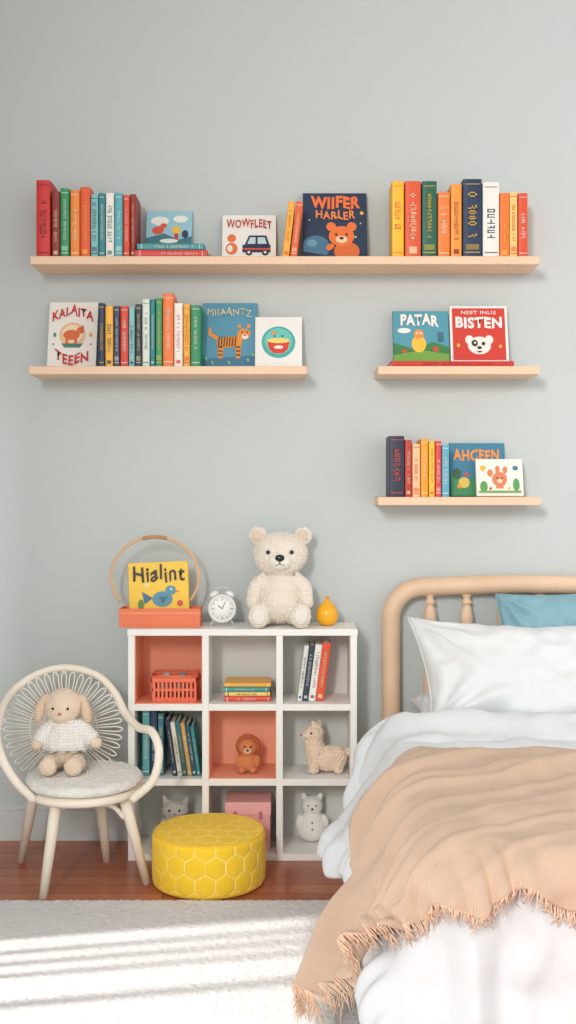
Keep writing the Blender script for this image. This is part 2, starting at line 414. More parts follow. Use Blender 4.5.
face_book('large navy picture book with an orange bear and orange title', 303, 367, 194, SH['a'], 12, (34, 56, 84),
    [('c', (70, 120, 150), .2, .2, .22, .2), ('c', (110, 160, 180), .14, .26, .08, .06), ('p', (24, 38, 60), [(0, 0), (1, 0), (1, .12), (.5, .06), (0, .14)]),
     ('c', (240, 230, 190), .1, .6, .012, .012), ('c', (240, 230, 190), .9, .55, .012, .012), ('c', (240, 230, 190), .82, .35, .015, .015), ('c', (240, 190, 60), .92, .7, .03, .03),
     ('c', (224, 110, 50), .68, .14, .2, .16)]+face((236, 122, 56), .6, .36, .2)+[('c', (246, 210, 170), .6, .31, .09, .06), ('c', (40, 30, 30), .6, .33, .035, .022), ('c', (236, 122, 56), .42, .2, .07, .05, .6)],
    [('WIIFER', (240, 120, 60), .12, .76, .9, .94, 0, .05, .015), ('HARLER', (242, 140, 76), .2, .61, .82, .73, 0, .03, .015)], GF)
face_book('white picture book with an orange animal in a ring of red lettering', 48, 97, 303, SH['b'], 12, (244, 240, 232),
    [('c', (240, 196, 150), .5, .5, .27, .27), ('c', (248, 226, 196), .5, .52, .21, .19), ('c', (224, 110, 60), .48, .5, .17, .11), ('c', (224, 110, 60), .66, .57, .08, .075), ('c', (224, 110, 60), .70, .62, .03, .035), ('r', (224, 110, 60), .36, .36, .42, .48), ('r', (224, 110, 60), .54, .36, .60, .48),
     ('p', (70, 130, 110), [(.28, .37), (.72, .37), (.66, .31), (.34, .31)]), ('c', (40, 30, 30), .68, .59, .014, .014), ('c', (60, 140, 150), .14, .5, .03, .05), ('c', (240, 170, 60), .87, .5, .03, .05), ('c', (60, 140, 150), .12, .36, .02, .02), ('c', (216, 70, 60), .88, .36, .02, .02)],
    [('KALAITA', (200, 54, 44), .08, .68, .92, .82, .12, .03, .02), ('TEEEN', (200, 54, 44), .16, .13, .84, .28, -.08, .03, .02)], GF)
face_book('blue picture book showing an orange striped tiger, middle left shelf', 202, 257, 304, SH['b'], 12, (82, 150, 176),
    [('p', (60, 120, 150), [(0, 0), (1, 0), (1, .2), (0, .14)]), ('c', (236, 146, 50), .5, .4, .24, .11, .1), ('c', (236, 146, 50), .76, .52, .12, .11), ('p', (236, 146, 50), [(.3, .15), (.38, .15), (.4, .38), (.28, .38)]),
     ('p', (236, 146, 50), [(.62, .15), (.7, .15), (.72, .38), (.6, .38)]), ('p', (236, 146, 50), [(.28, .42), (.12, .5), (.12, .62), (.17, .62), (.18, .53), (.32, .48)]), ('c', (236, 146, 50), .68, .64, .035, .035), ('c', (236, 146, 50), .85, .64, .035, .035),
     ('c', WHT, .78, .48, .06, .045), ('c', (40, 30, 30), .73, .55, .014, .018), ('c', (40, 30, 30), .82, .55, .014, .018), ('c', (40, 30, 30), .78, .5, .02, .013)]+
     [('p', (60, 40, 30), [(x, .33), (x+.02, .33), (x+.035, .48), (x+.018, .48)]) for x in (.29, .34, .39, .44, .49, .54, .59)]+
     [('p', (60, 40, 30), [(x, y), (x+.08, y), (x+.08, y+.018), (x, y+.018)]) for x in (.3, .62) for y in (.19, .25, .31)]+
     [('c', (120, 180, 120), x, y, .025, .04, .4) for x, y in ((.08, .14), (.2, .08), (.5, .08), (.84, .12), (.93, .2))],
    [('MIIAANTZ', (240, 214, 160), .1, .79, .9, .89, .02, -.005, .015)], GF)
face_book('white picture book with a turquoise disc and a red smiling bowl', 255, 302, 318, SH['b'], 14, (244, 242, 236),
    [('c', (70, 176, 172), .5, .5, .36, .36), ('c', (110, 200, 190), .5, .52, .3, .3), ('p', (222, 66, 46), [(.26, .52), (.74, .52), (.7, .36), (.6, .28), (.4, .28), (.3, .36)]), ('c', (246, 220, 120), .5, .53, .24, .06), ('c', WHT, .5, .4, .1, .04),
     ('c', (40, 30, 30), .42, .62, .02, .02), ('c', (40, 30, 30), .58, .62, .02, .02), ('c', (240, 150, 50), .4, .68, .05, .04)],
    [], GF, fwd=.025)
zc = SH['c']+.0225
face_book('blue-green picture book with white title, hills and yellow figure', 393, 449, 312, zc, 12, (84, 158, 176),
    [('c', (240, 240, 232), .2, .62, .12, .05), ('p', (60, 130, 70), [(0, 0), (1, 0), (1, .3), (.7, .4), (.4, .25), (0, .38)]), ('p', (120, 170, 70), [(0, 0), (1, 0), (1, .16), (.5, .24), (0, .14)]),
     ('c', (246, 200, 70), .46, .36, .13, .16), ('c', (238, 150, 60), .46, .55, .09, .09), ('c', WHT, .43, .57, .02, .02), ('c', WHT, .5, .57, .02, .02), ('c', (216, 70, 50), .76, .26, .05, .05), ('c', (216, 70, 50), .2, .22, .04, .04), ('r', (60, 110, 130), .8, .4, .9, .58)],
    [('PATAR', (244, 244, 236), .14, .7, .82, .92, .02, .04, .015)], GF, fwd=.02)
face_book('red picture book with white border and white round animal face', 450, 508, 307, zc, 12, (212, 62, 48),
    [('c', (246, 240, 230), .5, .3, .2, .16), ('c', (246, 240, 230), .33, .4, .07, .08), ('c', (246, 240, 230), .67, .4, .07, .08), ('c', (60, 44, 40), .42, .34, .055, .06, .4), ('c', (246, 240, 230), .425, .345, .018, .02), ('c', (40, 30, 30), .57, .33, .03, .035), ('c', (40, 30, 30), .5, .26, .04, .028), ('p', (40, 30, 30), [(.44, .2), (.56, .2), (.5, .17)]),
     ('c', (246, 190, 70), .14, .3, .03, .03), ('c', (246, 190, 70), .86, .28, .03, .03)],
    [('BISTEN', (248, 244, 236), .1, .6, .9, .8, 0, .04, .01), ('NEET INLIS', (248, 244, 236), .2, .85, .8, .91, 0, .01, .004)], GF, fwd=.02, edge=(242, 240, 234))
face_book('teal picture book with orange title over a green landscape, behind the small white one', 450, 505, 444, SH['d'], 11, (58, 130, 160),
    [('p', (60, 140, 90), [(0, 0), (1, 0), (1, .3), (.6, .42), (.3, .3), (0, .42)]), ('c', (230, 200, 90), .25, .25, .1, .1), ('c', (90, 170, 110), .7, .2, .14, .12), ('c', (60, 90, 60), .12, .42, .08, .1), ('c', (216, 80, 50), .3, .4, .04, .04), ('c', (240, 150, 60), .16, .18, .04, .04)],
    [('AHCEEN', (240, 150, 70), .06, .66, .9, .88, 0, .04, .015)], GF)
face_book('small white picture book with coral and green drawings, front on short shelf', 476, 523, 460, SH['d'], 12, (242, 238, 228),
    [('c', (224, 130, 90), .5, .45, .16, .16), ('r', (224, 130, 90), .42, .2, .58, .42), ('c', (224, 130, 90), .3, .62, .06, .08), ('c', (224, 130, 90), .46, .72, .05, .08), ('c', (224, 130, 90), .62, .7, .05, .08), ('c', (90, 160, 90), .16, .25, .08, .12), ('c', (90, 160, 90), .85, .3, .07, .14), ('c', (60, 130, 160), .84, .75, .06, .05), ('c', (240, 190, 60), .15, .75, .06, .06), ('p', (120, 170, 90), [(.05, .08), (.95, .08), (.95, .14), (.05, .14)]),
     ('c', (60, 40, 36), .45, .48, .016, .02), ('c', (60, 40, 36), .55, .48, .016, .02), ('c', (246, 214, 190), .5, .4, .06, .045), ('c', (216, 70, 60), .3, .2, .03, .03), ('c', (240, 190, 60), .7, .2, .03, .03)],
    [], GF, fwd=.05)

# ---------------------------------------------------------------- cube shelving unit
UX0, UX1 = PX(128, -.255), PX(357, -.255); UY0, UY1 = -.255, -.018; TH = .026; UT = .911
unit = thing('cube_bookcase', 'white nine-cube bookcase standing against the wall beside the bed', 'bookcase', ((UX0+UX1)/2, 0, 0))
uc = (UX0+UX1)/2; hw = (UX1-UX0)/2
uw = M((242, 240, 235), .5)
pitch = (UT-TH)/3; cp = (2*hw-TH)/3
FL = [TH+pitch*(2-k) for k in range(3)]
CX = [uc-hw+TH+cp*k for k in range(3)]
CW = cp-TH
box('top_board', unit, uw, -hw-.003, hw+.003, UY0-.003, UY1, UT-TH, UT, bev=.0025)
for k in range(4):
    x = -hw+cp*k
    box('side_panel' if k in (0, 3) else 'divider', unit, uw, x, x+TH, UY0, UY1, 0, UT-TH, bev=.0015)
for r in range(3):
    for k in range(3):
        box('shelf_board', unit, uw, CX[k]-uc, CX[k]-uc+CW, UY0+.001, UY1, FL[r]-TH, FL[r], bev=.0012)
box('back_panel', unit, M((214, 214, 208), .7), -hw+.002, hw-.002, UY1, UY1+.003, .01, UT-.005, bev=0)
def lining(r, k, col):
    x0 = CX[k]-uc; bm = bmesh.new(); z0 = FL[r]; z1 = z0+pitch-TH; t = .0025; y0 = UY0+.006
    bx(bm, x0, x0+CW, UY1-t, UY1-.0002, z0, z1); bx(bm, x0, x0+t, y0, UY1-t, z0, z1); bx(bm, x0+CW-t, x0+CW, y0, UY1-t, z0, z1)
    bx(bm, x0, x0+CW, y0, UY1-t, z0, z0+t)
    o = mk('cell_lining', bm, M(col, .6), unit); o['label'] = 'coral lining of one cube'
lining(0, 0, (242, 160, 126)); lining(1, 1, (244, 172, 140))

def basket():
    z = FL[0]+.003; Y0, Y1 = -.225, -.095
    X0, X1 = PX(151, Y0), PX(197, Y0); c = (X0+X1)/2; hw = (X1-X0)/2; h = .1
    t = thing('storage_basket', 'small slotted coral plastic basket in the top left cube', 'basket', (c, 0, z))
    m = M((238, 118, 84), .45); bm = bmesh.new()
    bx(bm, -hw+.008, hw-.008, Y0+.008, Y1-.008, 0, .004)
    for z0, z1 in ((.0, .016), (.042, .052), (h-.022, h-.002)):
        i = .008*(1-z1/h)
        bx(bm, -hw+i, hw-i, Y0+i, Y0+i+.004, z0, z1); bx(bm, -hw+i, hw-i, Y1-i-.004, Y1-i, z0, z1)
        bx(bm, -hw+i, -hw+i+.004, Y0+i, Y1-i, z0, z1); bx(bm, hw-i-.004, hw-i, Y0+i, Y1-i, z0, z1)
    n = 10
    for j in range(n+1):
        x = -hw+.008+(2*hw-.02)*j/n
        bx(bm, x, x+.009, Y0+.003, Y0+.008, 0, h-.005); bx(bm, x, x+.009, Y1-.008, Y1-.003, 0, h-.005)
    for j in range(7):
        y = Y0+.008+(Y1-Y0-.02)*j/6
        bx(bm, -hw+.003, -hw+.008, y, y+.009, 0, h-.005); bx(bm, hw-.008, hw-.003, y, y+.009, 0, h-.005)
    mk('basket_body', bm, m, t)
    bm = bmesh.new(); tube(bm, [(-hw, Y0, h), (hw, Y0, h), (hw, Y1, h), (-hw, Y1, h)], .005, 8, True)
    mk('rim', bm, m, t, True)
    for px, col, lb in ((164, (176, 172, 168), 'grey rounded pebble-shaped toy in the coral basket, left'), (180, (130, 150, 152), 'blue-grey rounded toy in the coral basket, right')):
        bm = bmesh.new(); ell(bm, (0, 0, .05), (.030, .04, .046)); ell(bm, (.012, -.004, .085), (.018, .02, .02))
        o = blob('stuffed_toy', bm, M(col, .8, 'noise', 200, .3), None, .004); o.location = (PX(px, -.16), -.16, z+.005)
        tag(o, lb, 'toy')
basket()
zz = FL[0]
for th, x0, x1, col, deco, lb in ((.020, 224, 271, (222, 84, 62), WHT, 'coral book at the bottom of the small stack in the top middle cube'), (.017, 225, 270, (238, 206, 120), DRD, 'straw yellow book second from bottom in the cube stack'),
                                 (.018, 223, 269, (64, 150, 146), WHT, 'teal book second from top in the cube stack'), (.016, 224, 271, (242, 176, 60), WHT, 'golden book on top of the small stack in the cube')):
    flat_book(lb, x0, x1, zz+.0005, th, -.205, .14, col, deco, 'books stacked in the top middle cube'); zz += th+.0008
def leaning(items, xb, z, Y, tilt, group, dp=.15):
    th = radians(tilt); x = PX(xb, Y)
    for wd, h, col, deco, lb in items:
        spine_book(lb, wd-.001, h, dp, col, deco, (x+wd/2/cos(th), Y, z+wd/2*sin(abs(th))+.0006), (0, th, 0), group, 1); x += wd/cos(th)
leaning([(.020, .222, (228, 228, 220), NAV, 'thin pale grey book leftmost of leaning books, top right cube'), (.024, .222, (52, 66, 84), WHT, 'dark slate book leaning in the top right cube'), (.028, .226, (238, 236, 226), (90, 90, 90), 'white-spined book leaning between dark and red-orange ones, top right cube'),
         (.034, .232, (226, 84, 54), CRM, 'thick red-orange book rightmost of leaning books, top right cube')], 297, FL[0], -.2, 7.5, 'books leaning in the top right cube')
row([(142, 149.5, 710, (90, 160, 166), WHT, 'pale teal book leftmost in the middle left cube'), (150, 157, 711, (40, 62, 90), WHT, 'dark blue upright book in the middle left cube'),
     (157.5, 163.5, 714, (56, 120, 130), CRM, 'deep teal upright book before the leaning ones, middle left cube')], FL[1], -.21, 'books in the middle left cube')
leaning([(.020, .225, (34, 52, 76), WHT, 'navy book first of the leaning ones, middle left cube'), (.019, .215, (228, 220, 200), TEA, 'ivory book among leaning ones, middle left cube'), (.020, .218, (50, 110, 124), YEL, 'petrol blue book among leaning ones, middle left cube'),
         (.018, .212, (206, 160, 90), WHT, 'tan book among leaning ones, middle left cube'), (.019, .206, (40, 84, 100), WHT, 'slate teal book second from right, middle left cube'), (.015, .198, (60, 140, 140), WHT, 'sea green thin book rightmost in the middle left cube')], 172.6, FL[1], -.21, -8.5, 'books in the middle left cube')

# ---------------------------------------------------------------- toys
def knit(c, scale=40, st=.55): return M(c, .95, 'knit', scale, st, 0, .2, .003)
blk = M((30, 28, 28), .25)
def ebm(*ells):
    bm = bmesh.new()
    for e in ells: ell(bm, *e)
    return bm
tx = PX(280, -.13)
t = thing('teddy_bear', 'large cream knitted teddy bear sitting on top of the bookcase', 'toy', (tx, -.13, UT+.001))
cream = knit((248, 236, 220), 36)
bm = ebm(((.002, .0, .288), (.112, .095, .090)), ((0, -.012, .272), (.104, .088, .074)), ((-.090, .01, .362), (.037, .024, .037)), ((.094, .01, .360), (.037, .024, .037)),
         ((0, .01, .110), (.082, .072, .110)), ((0, .005, .185), (.062, .055, .05)), ((0, -.02, .09), (.078, .066, .08)))
for s in (-1, 1):
    tube(bm, cat([(s*.055, 0, .195), (s*.096, -.010, .155), (s*.108, -.035, .105)], 5), [.028, .031, .027], 12); ell(bm, (s*.108, -.040, .098), (.027, .030, .032))
    tube(bm, cat([(s*.05, -.0, .050), (s*.074, -.06, .046), (s*.080, -.10, .046)], 5), [.048, .042, .036], 12); ell(bm, (s*.082, -.118, .050), (.042, .026, .049))
blob('body', bm, cream, t, .0035, 6, .0035)
bm = ebm(((0, -.091, .264), (.046, .030, .035))); mz = mk('muzzle', bm, knit((252, 244, 232), 36), t, True)
mk('nose', ebm(((.0, -.118, .278), (.019, .010, .014))), blk, mz, True)
for s in (-1, 1):
    mk('eye', ebm(((s*.047, -.089, .299), (.0085, .007, .0085))), blk, t, True)
    mk('inner_ear', ebm(((s*.092, -.010, .361), (.023, .010, .023))), knit((234, 214, 194), 40), t, True)
    mk('foot_pad', ebm(((s*.083, -.140, .050), (.027, .007, .032))), knit((252, 242, 230), 36), t, True)
bm = bmesh.new(); tube(bm, cat([(-.018, -.114, .248), (0, -.120, .256), (0, -.121, .268), (0, -.120, .256), (.018, -.114, .248)], 3), .0018, 6); mk('mouth', bm, blk, mz, True)
t = thing('lion_toy', 'small rust-brown knitted lion toy in the coral-lined centre cube', 'toy', (PX(248, -.15), -.15, FL[1]+.003))
lm = knit((224, 138, 84), 50)
bm = ebm(((0, 0, .04), (.036, .034, .042)), ((0, -.008, .100), (.036, .032, .033)))
for s in (-1, 1): ell(bm, (s*.022, -.03, .016), (.016, .026, .015)); ell(bm, (s*.038, -.008, .045), (.012, .014, .026))
blob('body', bm, lm, t, .0035, 3)
bm = bmesh.new()
for i in range(16):
    a = 2*pi*i/16; ell(bm, (cos(a)*.038, .006, .102+sin(a)*.036), (.014, .014, .014), None, 10, 8)
blob('mane', bm, knit((192, 100, 54), 50), t, .003, 2)
mz = mk('muzzle', ebm(((0, -.038, .091), (.016, .011, .012))), knit((244, 206, 168), 50), t, True)
mk('nose', ebm(((0, -.048, .096), (.006, .004, .0045))), blk, mz, True)
for s in (-1, 1): mk('eye', ebm(((s*.013, -.039, .109), (.0036, .003, .0042))), blk, t, True)
t = thing('alpaca_toy', 'cream-pink woolly alpaca toy in the middle right cube', 'toy', (PX(325, -.15), -.15, FL[1]+.001))
am = knit((244, 218, 194), 40)
bm = ebm(((.016, 0, .056), (.068, .048, .052)), ((.054, 0, .060), (.036, .042, .046)), ((-.034, 0, .072), (.044, .040, .050)), ((.09, .0, .082), (.016, .014, .018)),
         ((-.044, -.004, .158), (.040, .034, .034)), ((-.072, -.012, .150), (.024, .020, .019)), ((-.046, -.016, .198), (.010, .008, .017), (0, .15, 0)), ((-.022, .014, .198), (.010, .008, .017), (0, .2, 0)), ((-.038, -.002, .186), (.024, .022, .016)))
tube(bm, cat([(-.034, 0, .08), (-.046, 0, .115), (-.042, 0, .155)], 5), [.044, .037, .032], 12)
for x, y in ((-.046, -.026), (-.040, .024), (.052, -.026), (.056, .024)): tube(bm, [(x, y, .045), (x, y, .014)], [.022, .019], 10); ell(bm, (x, y, .014), (.021, .022, .014))
blob('body', bm, am, t, .003, 5, .005)
mk('eye', ebm(((-.056, -.037, .164), (.0042, .004, .0048))), blk, t, True)
mk('nose', ebm(((-.096, -.016, .152), (.005, .006, .004))), M((140, 90, 80), .6), t, True)
t = thing('cat_toy', 'grey-white knitted toy with pointed ears in the bottom left cube, behind the pouf', 'toy', (PX(175.5, -.13), -.13, FL[2]+.001))
gm = knit((222, 218, 208), 40)
bm = ebm(((0, 0, .06), (.05, .042, .062)), ((0, -.006, .140), (.055, .042, .04)))
for s in (-1, 1):
    tube(bm, [(s*.034, 0, .16), (s*.05, .002, .196)], [.02, .006], 10); ell(bm, (s*.026, -.035, .02), (.02, .03, .02)); ell(bm, (s*.047, -.01, .075), (.015, .018, .034))
blob('body', bm, gm, t, .004, 3)
for s in (-1, 1): mk('eye', ebm(((s*.02, -.046, .147), (.0045, .003, .005))), blk, t, True)
mk('nose', ebm(((0, -.049, .133), (.006, .004, .004))), M((190, 130, 120), .6), t, True)
t = thing('bear_figurine', 'white round-bodied bear figurine in the bottom right cube', 'figurine', (PX(312, -.10), -.10, FL[2]+.001))
wm = M((242, 239, 232), .7, 'noise', 90, .4, .02)
bm = ebm(((0, 0, .064), (.066, .056, .064)), ((0, -.002, .147), (.045, .040, .040)))
for s in (-1, 1):
    ell(bm, (s*.034, 0, .185), (.012, .009, .015)); ell(bm, (s*.055, -.020, .092), (.011, .012, .026), (0, s*-.3, 0))
blob('body', bm, wm, t, .004, 4)
for s in (-1, 1): mk('eye', ebm(((s*.016, -.038, .155), (.0036, .003, .0036))), blk, t, True)
mk('nose', ebm(((0, -.043, .143), (.005, .004, .004))), blk, t, True)
for z in (.065, .09): mk('button', ebm(((0, -.052 if z > .08 else -.056, z), (.004, .003, .004))), M((120, 110, 104), .5), t, True)
X0, X1 = PX(225, -.22), PX(271, -.22); c = (X0+X1)/2; hw2 = (X1-X0)/2
t = thing('storage_box', 'pink lidded cardboard box in the bottom middle cube', 'box', (c, -.22, FL[2]+.001))
pm = M((240, 170, 168), .6)
bd = box('box_body', t, pm, -hw2+.003, hw2-.003, .003, .16, 0, .16, bev=.002)
ld = box('lid', t, M((244, 180, 176), .6), -hw2, hw2, 0, .163, .142, .192, bev=.003)
bm = bmesh.new(); tube(bm, cat([(-.02, 0, .108), (-.016, -.008, .100), (.016, -.008, .100), (.02, 0, .108)], 4), .0025, 8); mk('handle', bm, M((196, 110, 112), .5), bd, True)
for s in (-1, 1): box('latch', ld, M((200, 120, 120), .5), s*.05-.007, s*.05+.007, -.003, .003, .127, .157, bev=.001)

# ---------------------------------------------------------------- things on the bookcase top
Yt0, Yt1 = -.215, -.105
X0, X1 = PX(119, Yt0), PX(200, Yt0); tw = (X1-X0)/2; tcx = (X0+X1)/2
t = thing('hoop_basket', 'coral wooden tray with a round rattan hoop handle, on bookcase top', 'basket', (tcx, 0, UT+.001))
om = M((236, 126, 88), .5, 'wood', 80, .2, .05)
bm = bmesh.new(); th = .075
bx(bm, -tw, tw, Yt0, Yt1, 0, .008, .001); bx(bm, -tw, tw, Yt0, Yt0+.007, .008, th, .0015); bx(bm, -tw, tw, Yt1-.007, Yt1, .008, th, .0015)
bx(bm, -tw, -tw+.007, Yt0+.007, Yt1-.007, .008, th, .0015); bx(bm, tw-.007, tw, Yt0+.007, Yt1-.007, .008, th, .0015)
mk('tray', bm, om, t)
bm = bmesh.new(); bx(bm, -tw-.003, tw+.003, Yt0-.004, Yt0+.001, .052, .062, .001); mk('trim_strip', bm, M((244, 146, 104), .5), t)
ym = (Yt0+Yt1)/2
hp = []
hcx = PX(155, ym)-tcx; hcz = PZ(577, ym)-UT
for i in range(49):
    a = radians(-38)+radians(256)*i/48
    hp.append((hcx+cos(a)*.176, ym, hcz+sin(a)*.160))
bm = bmesh.new(); tube(bm, hp, .0055, 10); hh_ = mk('hoop_handle', bm, M((230, 184, 138), .6, 'wave', 150, .3), t, True)
bm = bmesh.new(); tube(bm, hp[21:28], .008, 10); mk('handle_wrap', bm, M((216, 164, 114), .6, 'wave', 300, .6), hh_, True)
face_book('yellow picture book with a blue bird standing in the coral hoop basket', 130, 190, 564, UT+.010, 6, (246, 202, 56),
    [('c', (90, 150, 170), .56, .38, .17, .13), ('c', (90, 150, 170), .7, .52, .09, .08), ('p', (60, 116, 140), [(.4, .4), (.22, .52), (.26, .3)]), ('p', (230, 110, 50), [(.78, .52), (.86, .5), (.78, .48)]), ('c', WHT, .71, .54, .018, .018), ('p', (60, 116, 140), [(.5, .42), (.66, .42), (.56, .3)]),
     ('c', (110, 140, 60), .2, .3, .05, .09), ('c', (220, 80, 60), .85, .3, .05, .05), ('c', (250, 226, 140), .3, .62, .05, .04)],
    [('Hialint', (60, 50, 40), .08, .66, .94, .92, .02, .02, .03)], GF, Yr=-.15, t=.016, roll=radians(-2.5))
ck = thing('alarm_clock', 'small white twin-bell alarm clock between hoop basket and teddy', 'clock', (PX(222, -.15), -.15, UT+.001), (0, 0, radians(6)))
wh = M((240, 242, 240), .3); ch = M((200, 204, 206), .25)
R90 = Matrix.Rotation(pi/2, 4, 'X')
def ylathe(name, prof, c, mat, par, seg=36):
    bm = bmesh.new(); lathe(bm, prof, (0, 0, 0), seg); bmesh.ops.transform(bm, matrix=Matrix.Translation(Vector(c)) @ R90, verts=bm.verts[:])
    return mk(name, bm, mat, par, True)
ylathe('case', [(0, -.02), (.048, -.02), (.056, -.012), (.057, .018), (.054, .024), (.049, .024), (.048, .016), (0, .016)], (0, 0, .070), wh, ck)
dl = ylathe('dial', [(0, .0175), (.047, .0175), (.047, .016)], (0, 0, .070), M((250, 250, 246), .4), ck)
bm = bmesh.new()
for i in range(12):
    a = 2*pi*i/12; l = .009 if i % 3 == 0 else .005
    tube(bm, [(sin(a)*.042, -.0185, .07+cos(a)*.042), (sin(a)*(.042-l), -.0185, .07+cos(a)*(.042-l))], .0012, 5)
mk('hour_marks', bm, blk, dl)
bm = bmesh.new(); tube(bm, [(0, -.0195, .07), (-.018, -.0195, .084)], .0016, 6); mk('hour_hand', bm, blk, dl)
bm = bmesh.new(); tube(bm, [(0, -.0205, .07), (.012, -.0205, .098)], .0012, 6); mk('minute_hand', bm, blk, dl)
for s in (-1, 1):
    bm = bmesh.new(); lathe(bm, [(0, .018), (.012, .016), (.02, .008), (.023, 0), (.0, .001)], (0, 0, 0), 20)
    bmesh.ops.transform(bm, matrix=Matrix.Translation((s*.03, 0, .122)) @ Matrix.Rotation(s*radians(28), 4, 'Y'), verts=bm.verts[:]); mk('bell', bm, wh, ck, True)
    bm = bmesh.new(); tube(bm, [(s*.034, 0, .026), (s*.045, 0, .004)], [.005, .004], 8); ell(bm, (s*.045, 0, .005), .005, None, 8, 6); mk('foot', bm, ch, ck, True)
bm = bmesh.new(); tube(bm, cat([(-.03, 0, .136), (-.02, 0, .152), (.02, 0, .152), (.03, 0, .136)], 5), .003, 8); mk('carry_handle', bm, ch, ck, True)
g = thing('gourd_ornament', 'small glossy amber gourd-shaped ornament right of the teddy bear', 'ornament', (PX(327, -.14), -.14, UT+.001))
bm = bmesh.new(); lathe(bm, [(0, 0), (.018, 0), (.034, .008), (.044, .028), (.045, .046), (.041, .064), (.031, .080), (.019, .090), (.012, .097), (.011, .102), (.0, .104)], seg=28)
mk('gourd_body', bm, M((248, 180, 36), .3), g, True)
bm = bmesh.new(); tube(bm, cat([(0, 0, .100), (.001, 0, .110), (.003, 0, .117)], 3), [.006, .008], 10); mk('stem', bm, M((240, 160, 50), .5), g, True)

# ---------------------------------------------------------------- pouf
def hexd(u, v, s):
    r2 = []; qx, qy = s, s*math.sqrt(3)
    for ox, oy in ((0, 0), (qx/2, qy/2)):
        r2.append((((u-ox+qx/2) % qx)-qx/2, ((v-oy+qy/2) % qy)-qy/2))
    a, b = min(r2, key=lambda p: p[0]**2+p[1]**2)
    a, b = abs(a), abs(b)
    return s/2-max(a, a*.5+b*math.sqrt(3)/2)
def pouf():
    R = .210; H = .192; ER = .02
    t = thing('pouf', 'round mustard yellow pouf with honeycomb quilting in front of the bookcase', 'pouf', (PX(209, -.471), -.471, .001))
    seg = 560; ncell = 18; s = 2*pi*R/ncell; prof = []
    for i in range(10): a = pi/2*i/9; prof.append((R-ER+ER*sin(a), ER-ER*cos(a), 0))
    for i in range(1, 66): prof.append((R+.002*sin(pi*i/66), ER+(H-2*ER)*i/66, 0))
    for i in range(12): a = pi/2*i/11; prof.append((R-ER+ER*cos(a), H-ER+ER*sin(a), 0))
    n = 94
    for i in range(1, n): prof.append(((R-ER)*(1-i/n), H+.008*(i/n), 1))
    bm = bmesh.new(); rings = []; ds = []
    for r, z, top in prof:
        ring = []; dr = []
        for j in range(seg):
            a = 2*pi*j/seg
            d = hexd(r*cos(a), r*sin(a), s) if top else hexd(a*R, z+.012, s)
            puff = .0045*math.sqrt(max(0.0, 1-(1-min(1, max(0, d)/.016))**2))
            dr.append(d)
            if not top: ring.append(bm.verts.new(((r+puff-.004)*cos(a), (r+puff-.004)*sin(a), z)))
            else: ring.append(bm.verts.new((r*cos(a), r*sin(a), z-.002+.5*puff)))
        rings.append(ring); ds.append(dr)
    for q, (A, B) in enumerate(zip(rings, rings[1:])):
        for j in range(seg):
            f = bm.faces.new((A[j], A[(j+1) % seg], B[(j+1) % seg], B[j]))
            if ds[q][j] < .0022: f.material_index = 1
    bm.faces.new(rings[-1]); bm.faces.new(rings[0][::-1])
    cu = mk('cushion', bm, [M((255, 208, 50), 1, 'noise', 350, .3, .03, .1), M((255, 228, 130), 1)], t, True)
    for z, r in ((H-.003, R-.010), (.010, R-.008)):
        bm = bmesh.new(); tube(bm, [(cos(2*pi*i/64)*(r+.002), sin(2*pi*i/64)*(r+.002), z) for i in range(64)], .0030, 8, True)
        mk('piping', bm, M((250, 204, 60), .9), cu, True)
pouf()

# ---------------------------------------------------------------- chair
cw = M((247, 237, 220), .5, 'wood', 70, .15, .04)
SC = Vector((PX(84, -.45), -.45, 0)); SZ = .355
chr_ = thing('rattan_armchair', 'pale cane armchair with fan-shaped spoke back, left of the bookcase', 'chair', (SC.x, SC.y, 0))
def L(p): p = Vector(p); return Vector((p.x-SC.x, p.y-SC.y, p.z))
hoop = cat([L(P(*a)) for a in ((34, 800, -.60), (16, 782, -.63), (2, 758, -.63), (-3, 730, -.54), (9, 696, -.34), (36, 675, -.25), (66, 668, -.235), (96, 675, -.24), (114, 692, -.265), (125, 713, -.32), (138, 727, -.42), (152, 732, -.52), (159, 752, -.58), (153, 780, -.59), (132, 800, -.57))], 8)
bm = bmesh.new(); tube(bm, hoop, .0155, 14); mk('hoop_frame', bm, cw, chr_, True)
bm = bmesh.new()
lathe(bm, [(0, SZ-.034), (.195, SZ-.034), (.212, SZ-.026), (.214, SZ-.012), (.205, SZ-.002), (0, SZ-.002)], seg=48); mk('seat_base', bm, cw, chr_, True)
bm = bmesh.new(); cprof = [(.19, SZ), (.208, SZ+.006), (.216, SZ+.014), (.219, SZ+.022), (.216, SZ+.030), (.209, SZ+.037), (.20, SZ+.041)]
cprof += [(.20*(1-i/26), SZ+.041+.006*(i/26)) for i in range(1, 26)]
rings = []; sg = 150
for q, (r, z) in enumerate(cprof):
    rg = []
    for j in range(sg):
        a = 2*pi*j/sg; k = .006*noise.noise(Vector((cos(a)*r*80, sin(a)*r*80, z*80)))+random.uniform(-.0015, .0015)
        n_ = Vector((cos(a), sin(a), 0)) if q < 5 else Vector((0, 0, 1))
        rg.append(bm.verts.new(Vector((r*cos(a), r*sin(a), z))+n_*k))
    rings.append(rg)
for A, B_ in zip(rings, rings[1:]):
    for j in range(sg): bm.faces.new((A[j], A[(j+1) % sg], B_[(j+1) % sg], B_[j]))
bm.faces.new(rings[-1]); bm.faces.new(rings[0][::-1])
mk('cushion', bm, M((246, 241, 234), .95, 'vor', 110, .8, .08, .2, .005), chr_, True)
